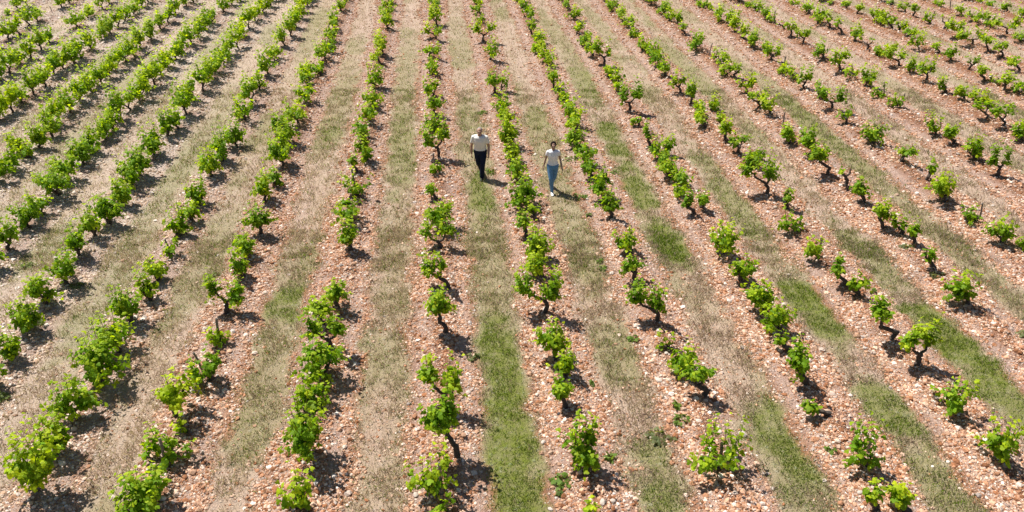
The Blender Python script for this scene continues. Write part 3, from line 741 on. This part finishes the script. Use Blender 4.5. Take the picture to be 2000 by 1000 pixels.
# ---------------------------------------------------------------------------
# people: lofted limbs fused into one surface by a voxel remesh
# ---------------------------------------------------------------------------
def fuse(mb, name, mat, parent, vox, smooth_it=4):
    o = mb.build(name, [mat], parent, True)
    r = o.modifiers.new('fuse', 'REMESH'); r.mode = 'VOXEL'; r.voxel_size = vox; r.use_smooth_shade = True
    s = o.modifiers.new('relax', 'SMOOTH'); s.factor = .5; s.iterations = smooth_it
    return o
def hand(mb, wrist, d, side, curl):
    """palm, four fingers and a thumb. d: direction of the forearm, side: +1 thumb towards +x"""
    d = np.array(d, float); d /= np.linalg.norm(d)
    fw = np.array([0, -1., 0]); fw -= d*np.dot(fw, d); fw /= np.linalg.norm(fw)      # palm breadth runs front to back
    inn = np.cross(d, fw)*side
    w = np.array(wrist, float)
    mb.tube([w, w+d*.03, w+d*.065, w+d*.092], [(.019, .026), (.017, .036), (.016, .040), (.012, .036)], 10)
    for k, (o, ln) in enumerate(((.030, .070), (.011, .080), (-.009, .075), (-.028, .058))):
        p = w+d*.085+fw*o; q = p+d*ln*.45+inn*.006*curl; r_ = q+d*ln*.30+inn*.016*curl; t = r_+d*ln*.18+inn*.016*curl
        mb.tube([p, q, r_, t], [.0095, .009, .0085, .0065], 7)
    p = w+d*.022+fw*.022; q = p+d*.032+fw*.026+inn*.010; t = q+d*.034+fw*.008+inn*.008
    mb.tube([p, q, t], [.013, .011, .008], 7)
def person(kind, foot_px, Hgt, yaw):
    X, Y = ground(*foot_px)
    e = empty('person', (X, Y, hgt(X, Y))); e.rotation_euler = (0, 0, yaw); e.scale = (1, 1, .915)
    man = kind == 'man'
    k = Hgt/1.75
    skin = plain('skin_'+kind, (.40, .23, .16) if man else (.36, .215, .15), .6, .35)
    sh = .205*k if man else .172*k                       # half shoulder breadth
    hipz, kneez, chz, shz = .92*k, .50*k, 1.22*k, 1.43*k
    lean = .05 if man else .02
    # facing -y.  front foot under the origin, back foot behind
    hips = np.array([0, .18, hipz]); 
    legs = {}
    if man:
        legs[1] = [hips+np.array([.095, 0, -.02]), np.array([.075, .03, kneez+.02]), np.array([.045, .03, .085])]          # viewer's right, forward
        legs[-1] = [hips+np.array([-.095, 0, -.02]), np.array([-.06, .20, kneez-.03]), np.array([-.015, .46, .15])]
    else:
        legs[-1] = [hips+np.array([-.085, 0, -.02]), np.array([-.05, .03, kneez+.02]), np.array([-.01, .02, .085])]
        legs[1] = [hips+np.array([.085, 0, -.02]), np.array([.055, .20, kneez-.02]), np.array([.02, .46, .15])]
    tor = [np.array([0, .18, hipz-.05]), np.array([0, .175, hipz+.06*k]), np.array([0, .165-lean*.4, 1.10*k]), np.array([0, .16-lean, chz+.06*k]), np.array([0, .165-lean*1.2, shz-.035*k]), np.array([0, .16-lean*1.4, shz+.02*k])]
    neck = tor[-1]; headc = np.array([0, .105 if man else .12, shz+.165*k])
    if man: headc[2] -= .02; headc[1] -= .03
    # --- body (one surface)
    b = MB()
    TW = [(.155, .115), (.15, .11), (.135, .10), (.165, .115), (.17, .10), (.07, .06)] if man else [(.160, .115), (.150, .105), (.112, .085), (.135, .105), (.14, .085), (.05, .045)]
    b.tube(tor, [(a*k, c*k) for a, c in TW], 16)
    b.tube([neck-np.array([0, 0, .03]), headc-np.array([0, -.015, .06])], [.060*k if man else .046*k, .055*k if man else .043*k], 12)
    # head: cranium, jaw, nose, ears, brow
    b.ball(headc+np.array([0, .012, .03*k]), (.074*k, .092*k, .090*k), 16, 12)
    b.ball(headc+np.array([0, -.025, -.045*k]), (.056*k, .060*k, .068*k), 14, 10)
    b.ball(headc+np.array([0, -.098*k, -.012*k]), (.013, .020, .026), 8, 6)
    b.ball(headc+np.array([0, -.080*k, .028*k]), (.050, .016, .010), 8, 6)
    for s in (-1, 1):
        b.ball(headc+np.array([s*.076*k, .012, -.004]), (.010, .020, .032), 8, 6)
        hp, kn, an = legs[s]
        b.tube([hp, (hp+kn)/2, kn, kn*.6+an*.4+np.array([0, .012, 0]), an], [.085*k, .072*k, .052*k, .050*k, .034*k], 12)
        b.tube([an+np.array([0, .03, -.03]), an+np.array([0, -.06, -.045])], [.036, .030], 8)
        S = np.array([s*sh*.88, .165-lean, shz-.055*k])
        if man:
            El = S+np.array([s*.065, .03, -.30*k]); Wr = El+np.array([s*.0, -.10 if s > 0 else -.02, -.245*k])
        else:
            El = S+np.array([s*.055, .05, -.275*k]); Wr = El+np.array([s*.045, -.13 if s > 0 else .0, -.215*k])
        ar = .048*k if man else .036*k
        b.tube([np.array([s*sh*.40, .165-lean, shz-.015]), S, (S+El)/2, El, (El+Wr)/2, Wr], [ar*1.1, ar*1.18, ar, ar*.80, ar*.82, ar*.56], 12)
        hand(b, Wr, Wr-El, s, 1.0)
        if s == 1: arm1 = (S, El, Wr)
        else: arm0 = (S, El, Wr)
    fuse(b, 'body', skin, e, .0065, 3)
    # --- trousers
    tm = plain('navy_trousers', (.012, .016, .035), .85, .15, 60, .3) if man else plain('blue_jeans', (.12, .25, .42), .85, .15, 70, .35)
    t = MB()
    t.tube([np.array([0, .178, hipz-.10*k]), np.array([0, .18, hipz]), np.array([0, .175, hipz+.09*k])], [(.165*k, .13*k), (.172*k, .135*k), (.155*k, .118*k)] if man else [(.165*k, .13*k), (.17*k, .130*k), (.140*k, .104*k)], 16)
    for s in (-1, 1):
        hp, kn, an = legs[s]; g = 1.0 if man else .88
        t.tube([hp+np.array([0, 0, .05]), (hp+kn)/2, kn, kn*.55+an*.45+np.array([0, .012, 0]), an+np.array([0, 0, -.015])], [.105*k*g, .094*k*g, .073*k*g, .068*k*g, (.064 if man else .046)*k], 14)
    fuse(t, 'trousers', tm, e, .010, 3)
    # --- shirt
    sm = plain('beige_shirt', (.74, .71, .66), .85, .15, 14, .10, .6) if man else plain('white_tee', (.80, .79, .82), .85, .15, 14, .05, .6)
    c = MB()
    if man: SW = [(.185, .150), (.178, .140), (.168, .130), (.190, .138), (.185, .118), (.090, .080)]; zb = .02
    else: SW = [(.160, .122), (.148, .110), (.128, .098), (.152, .120), (.155, .098), (.080, .070)]; zb = .05
    tp = [p.copy() for p in tor]; tp[0] = tp[1]+np.array([0, 0, -.03*k]); tp[1] = tp[1]+np.array([0, 0, .04])
    c.tube(tp, [(a*k, d*k) for a, d in SW], 18)
    for (S, El, Wr), s in ((arm0, -1), (arm1, 1)):
        f = .62 if man else .42
        ar = .056*k if man else .044*k
        c.tube([np.array([s*sh*.40, S[1], S[2]+.035]), S+np.array([0, 0, .004]), S+(El-S)*f*.5, S+(El-S)*f], [ar*1.15, ar*1.22, ar*1.12, ar*1.08], 12)
    fuse(c, 'shirt', sm, e, .010, 4)
    # --- belt, hair, shoes, eyes, mouth
    if man:
        bl = MB(); bl.tube([np.array([0, .175, hipz+.065*k]), np.array([0, .175, hipz+.095*k])], [(.161*k, .124*k)]*2, 20); bl.build('belt', [plain('dark_leather', (.03, .02, .015), .5, .4)], e)
    hm = plain('grey_hair', (.24, .225, .225), .9, .1, 80, .3) if man else plain('dark_hair', (.014, .009, .008), .95, .05, 80, .4)
    h = MB()
    if man:
        h.ball(headc+np.array([0, .028, .034*k]), (.081*k, .092*k, .090*k), 16, 12)
    else:
        h.ball(headc+np.array([0, .026, .040*k]), (.083*k, .096*k, .094*k), 16, 12)
        h.ball(headc+np.array([0, .105, .035*k]), (.040, .042, .040), 12, 8)
        for s in (-1, 1): h.ball(headc+np.array([s*.066*k, -.01, .03*k]), (.020, .050, .050), 8, 6)
    fuse(h, 'hair', hm, e, .008, 2)
    sm2 = plain('dark_shoes', (.02, .018, .016), .6, .3) if man else plain('white_sneakers', (.78, .77, .76), .6, .3)
    for s in (-1, 1):
        an = legs[s][2]; q = MB(); fl = an[2]-.085
        tilt = .0 if fl < .02 else .055
        q.tube([an+np.array([0, .055, -.045+tilt]), an+np.array([0, .01, -.035+tilt*.5]), an+np.array([0, -.07, -.048]), an+np.array([0, -.145, -.06]), an+np.array([0, -.175, -.064])],
               [(.030, .034), (.040, .048), (.043, .034), (.040, .024), (.022, .014)], 12)
        fuse(q, 'shoe', sm2, e, .008, 2)
    ey = MB()
    for s in (-1, 1): ey.ball(headc+np.array([s*.030*k, -.079*k, .004]), (.012, .010, .006), 8, 5)
    ey.build('eyes', [plain('eye_dark', (.03, .02, .02), .3, .5)], e)
    mo = MB(); mo.ball(headc+np.array([0, -.082*k, -.062*k]), (.022, .008, .006), 8, 5); mo.build('mouth', [plain('lips_'+kind, (.35, .12, .10), .5, .4)], e)
    return e

# ---------------------------------------------------------------------------
# assemble
# ---------------------------------------------------------------------------
build_ground()
build_stones()
build_grass()
build_vines()
build_stakes()
build_small()
tag(person('man', (938, 351), 1.74, math.radians(-4)), 'grey-haired man in pale beige shirt and navy trousers walking on the grass', 'person', 'people walking between the vine rows')
tag(person('woman', (1079, 380), 1.66, math.radians(2)), 'dark-haired woman in white t-shirt and blue jeans walking between vines', 'person', 'people walking between the vine rows')

# sun and sky
EL = math.radians(60); SX, SY = -.78, .62
d = Vector((SX*math.cos(EL), SY*math.cos(EL), math.sin(EL))).normalized()
sun = bpy.data.lights.new('sun', 'SUN'); sun.energy = 5.0; sun.angle = math.radians(.53); sun.color = (1.0, .955, .89)
so = bpy.data.objects.new('sun', sun); COL.objects.link(so); so.rotation_euler = (-d).to_track_quat('-Z', 'Y').to_euler(); so.location = (-20, 30, 40)
w = bpy.data.worlds.new('World'); SC.world = w; w.use_nodes = True; nt = w.node_tree
sky = nt.nodes.new('ShaderNodeTexSky'); sky.sky_type = 'NISHITA'; sky.sun_disc = False; sky.sun_elevation = EL; sky.sun_rotation = math.atan2(SX, SY)
sky.altitude = 400
nt.links.new(sky.outputs[0], nt.nodes['Background'].inputs[0]); nt.nodes['Background'].inputs[1].default_value = .055
cam = bpy.data.cameras.new('camera'); cam.sensor_width = 36; cam.lens = F/2000*36; cam.clip_end = 3000
co = bpy.data.objects.new('camera', cam); COL.objects.link(co); co.location = (0, 0, CAMH); co.rotation_euler = (PI/2-PITCH, 0, 0)
SC.camera = co
SC.view_settings.view_transform = 'Standard'; SC.view_settings.look = 'None'; SC.view_settings.gamma = 1.0
SC.view_settings.exposure = EXPOSURE
SC.cycles.max_bounces = 6; SC.cycles.transmission_bounces = 4; SC.cycles.diffuse_bounces = 3; SC.cycles.glossy_bounces = 2
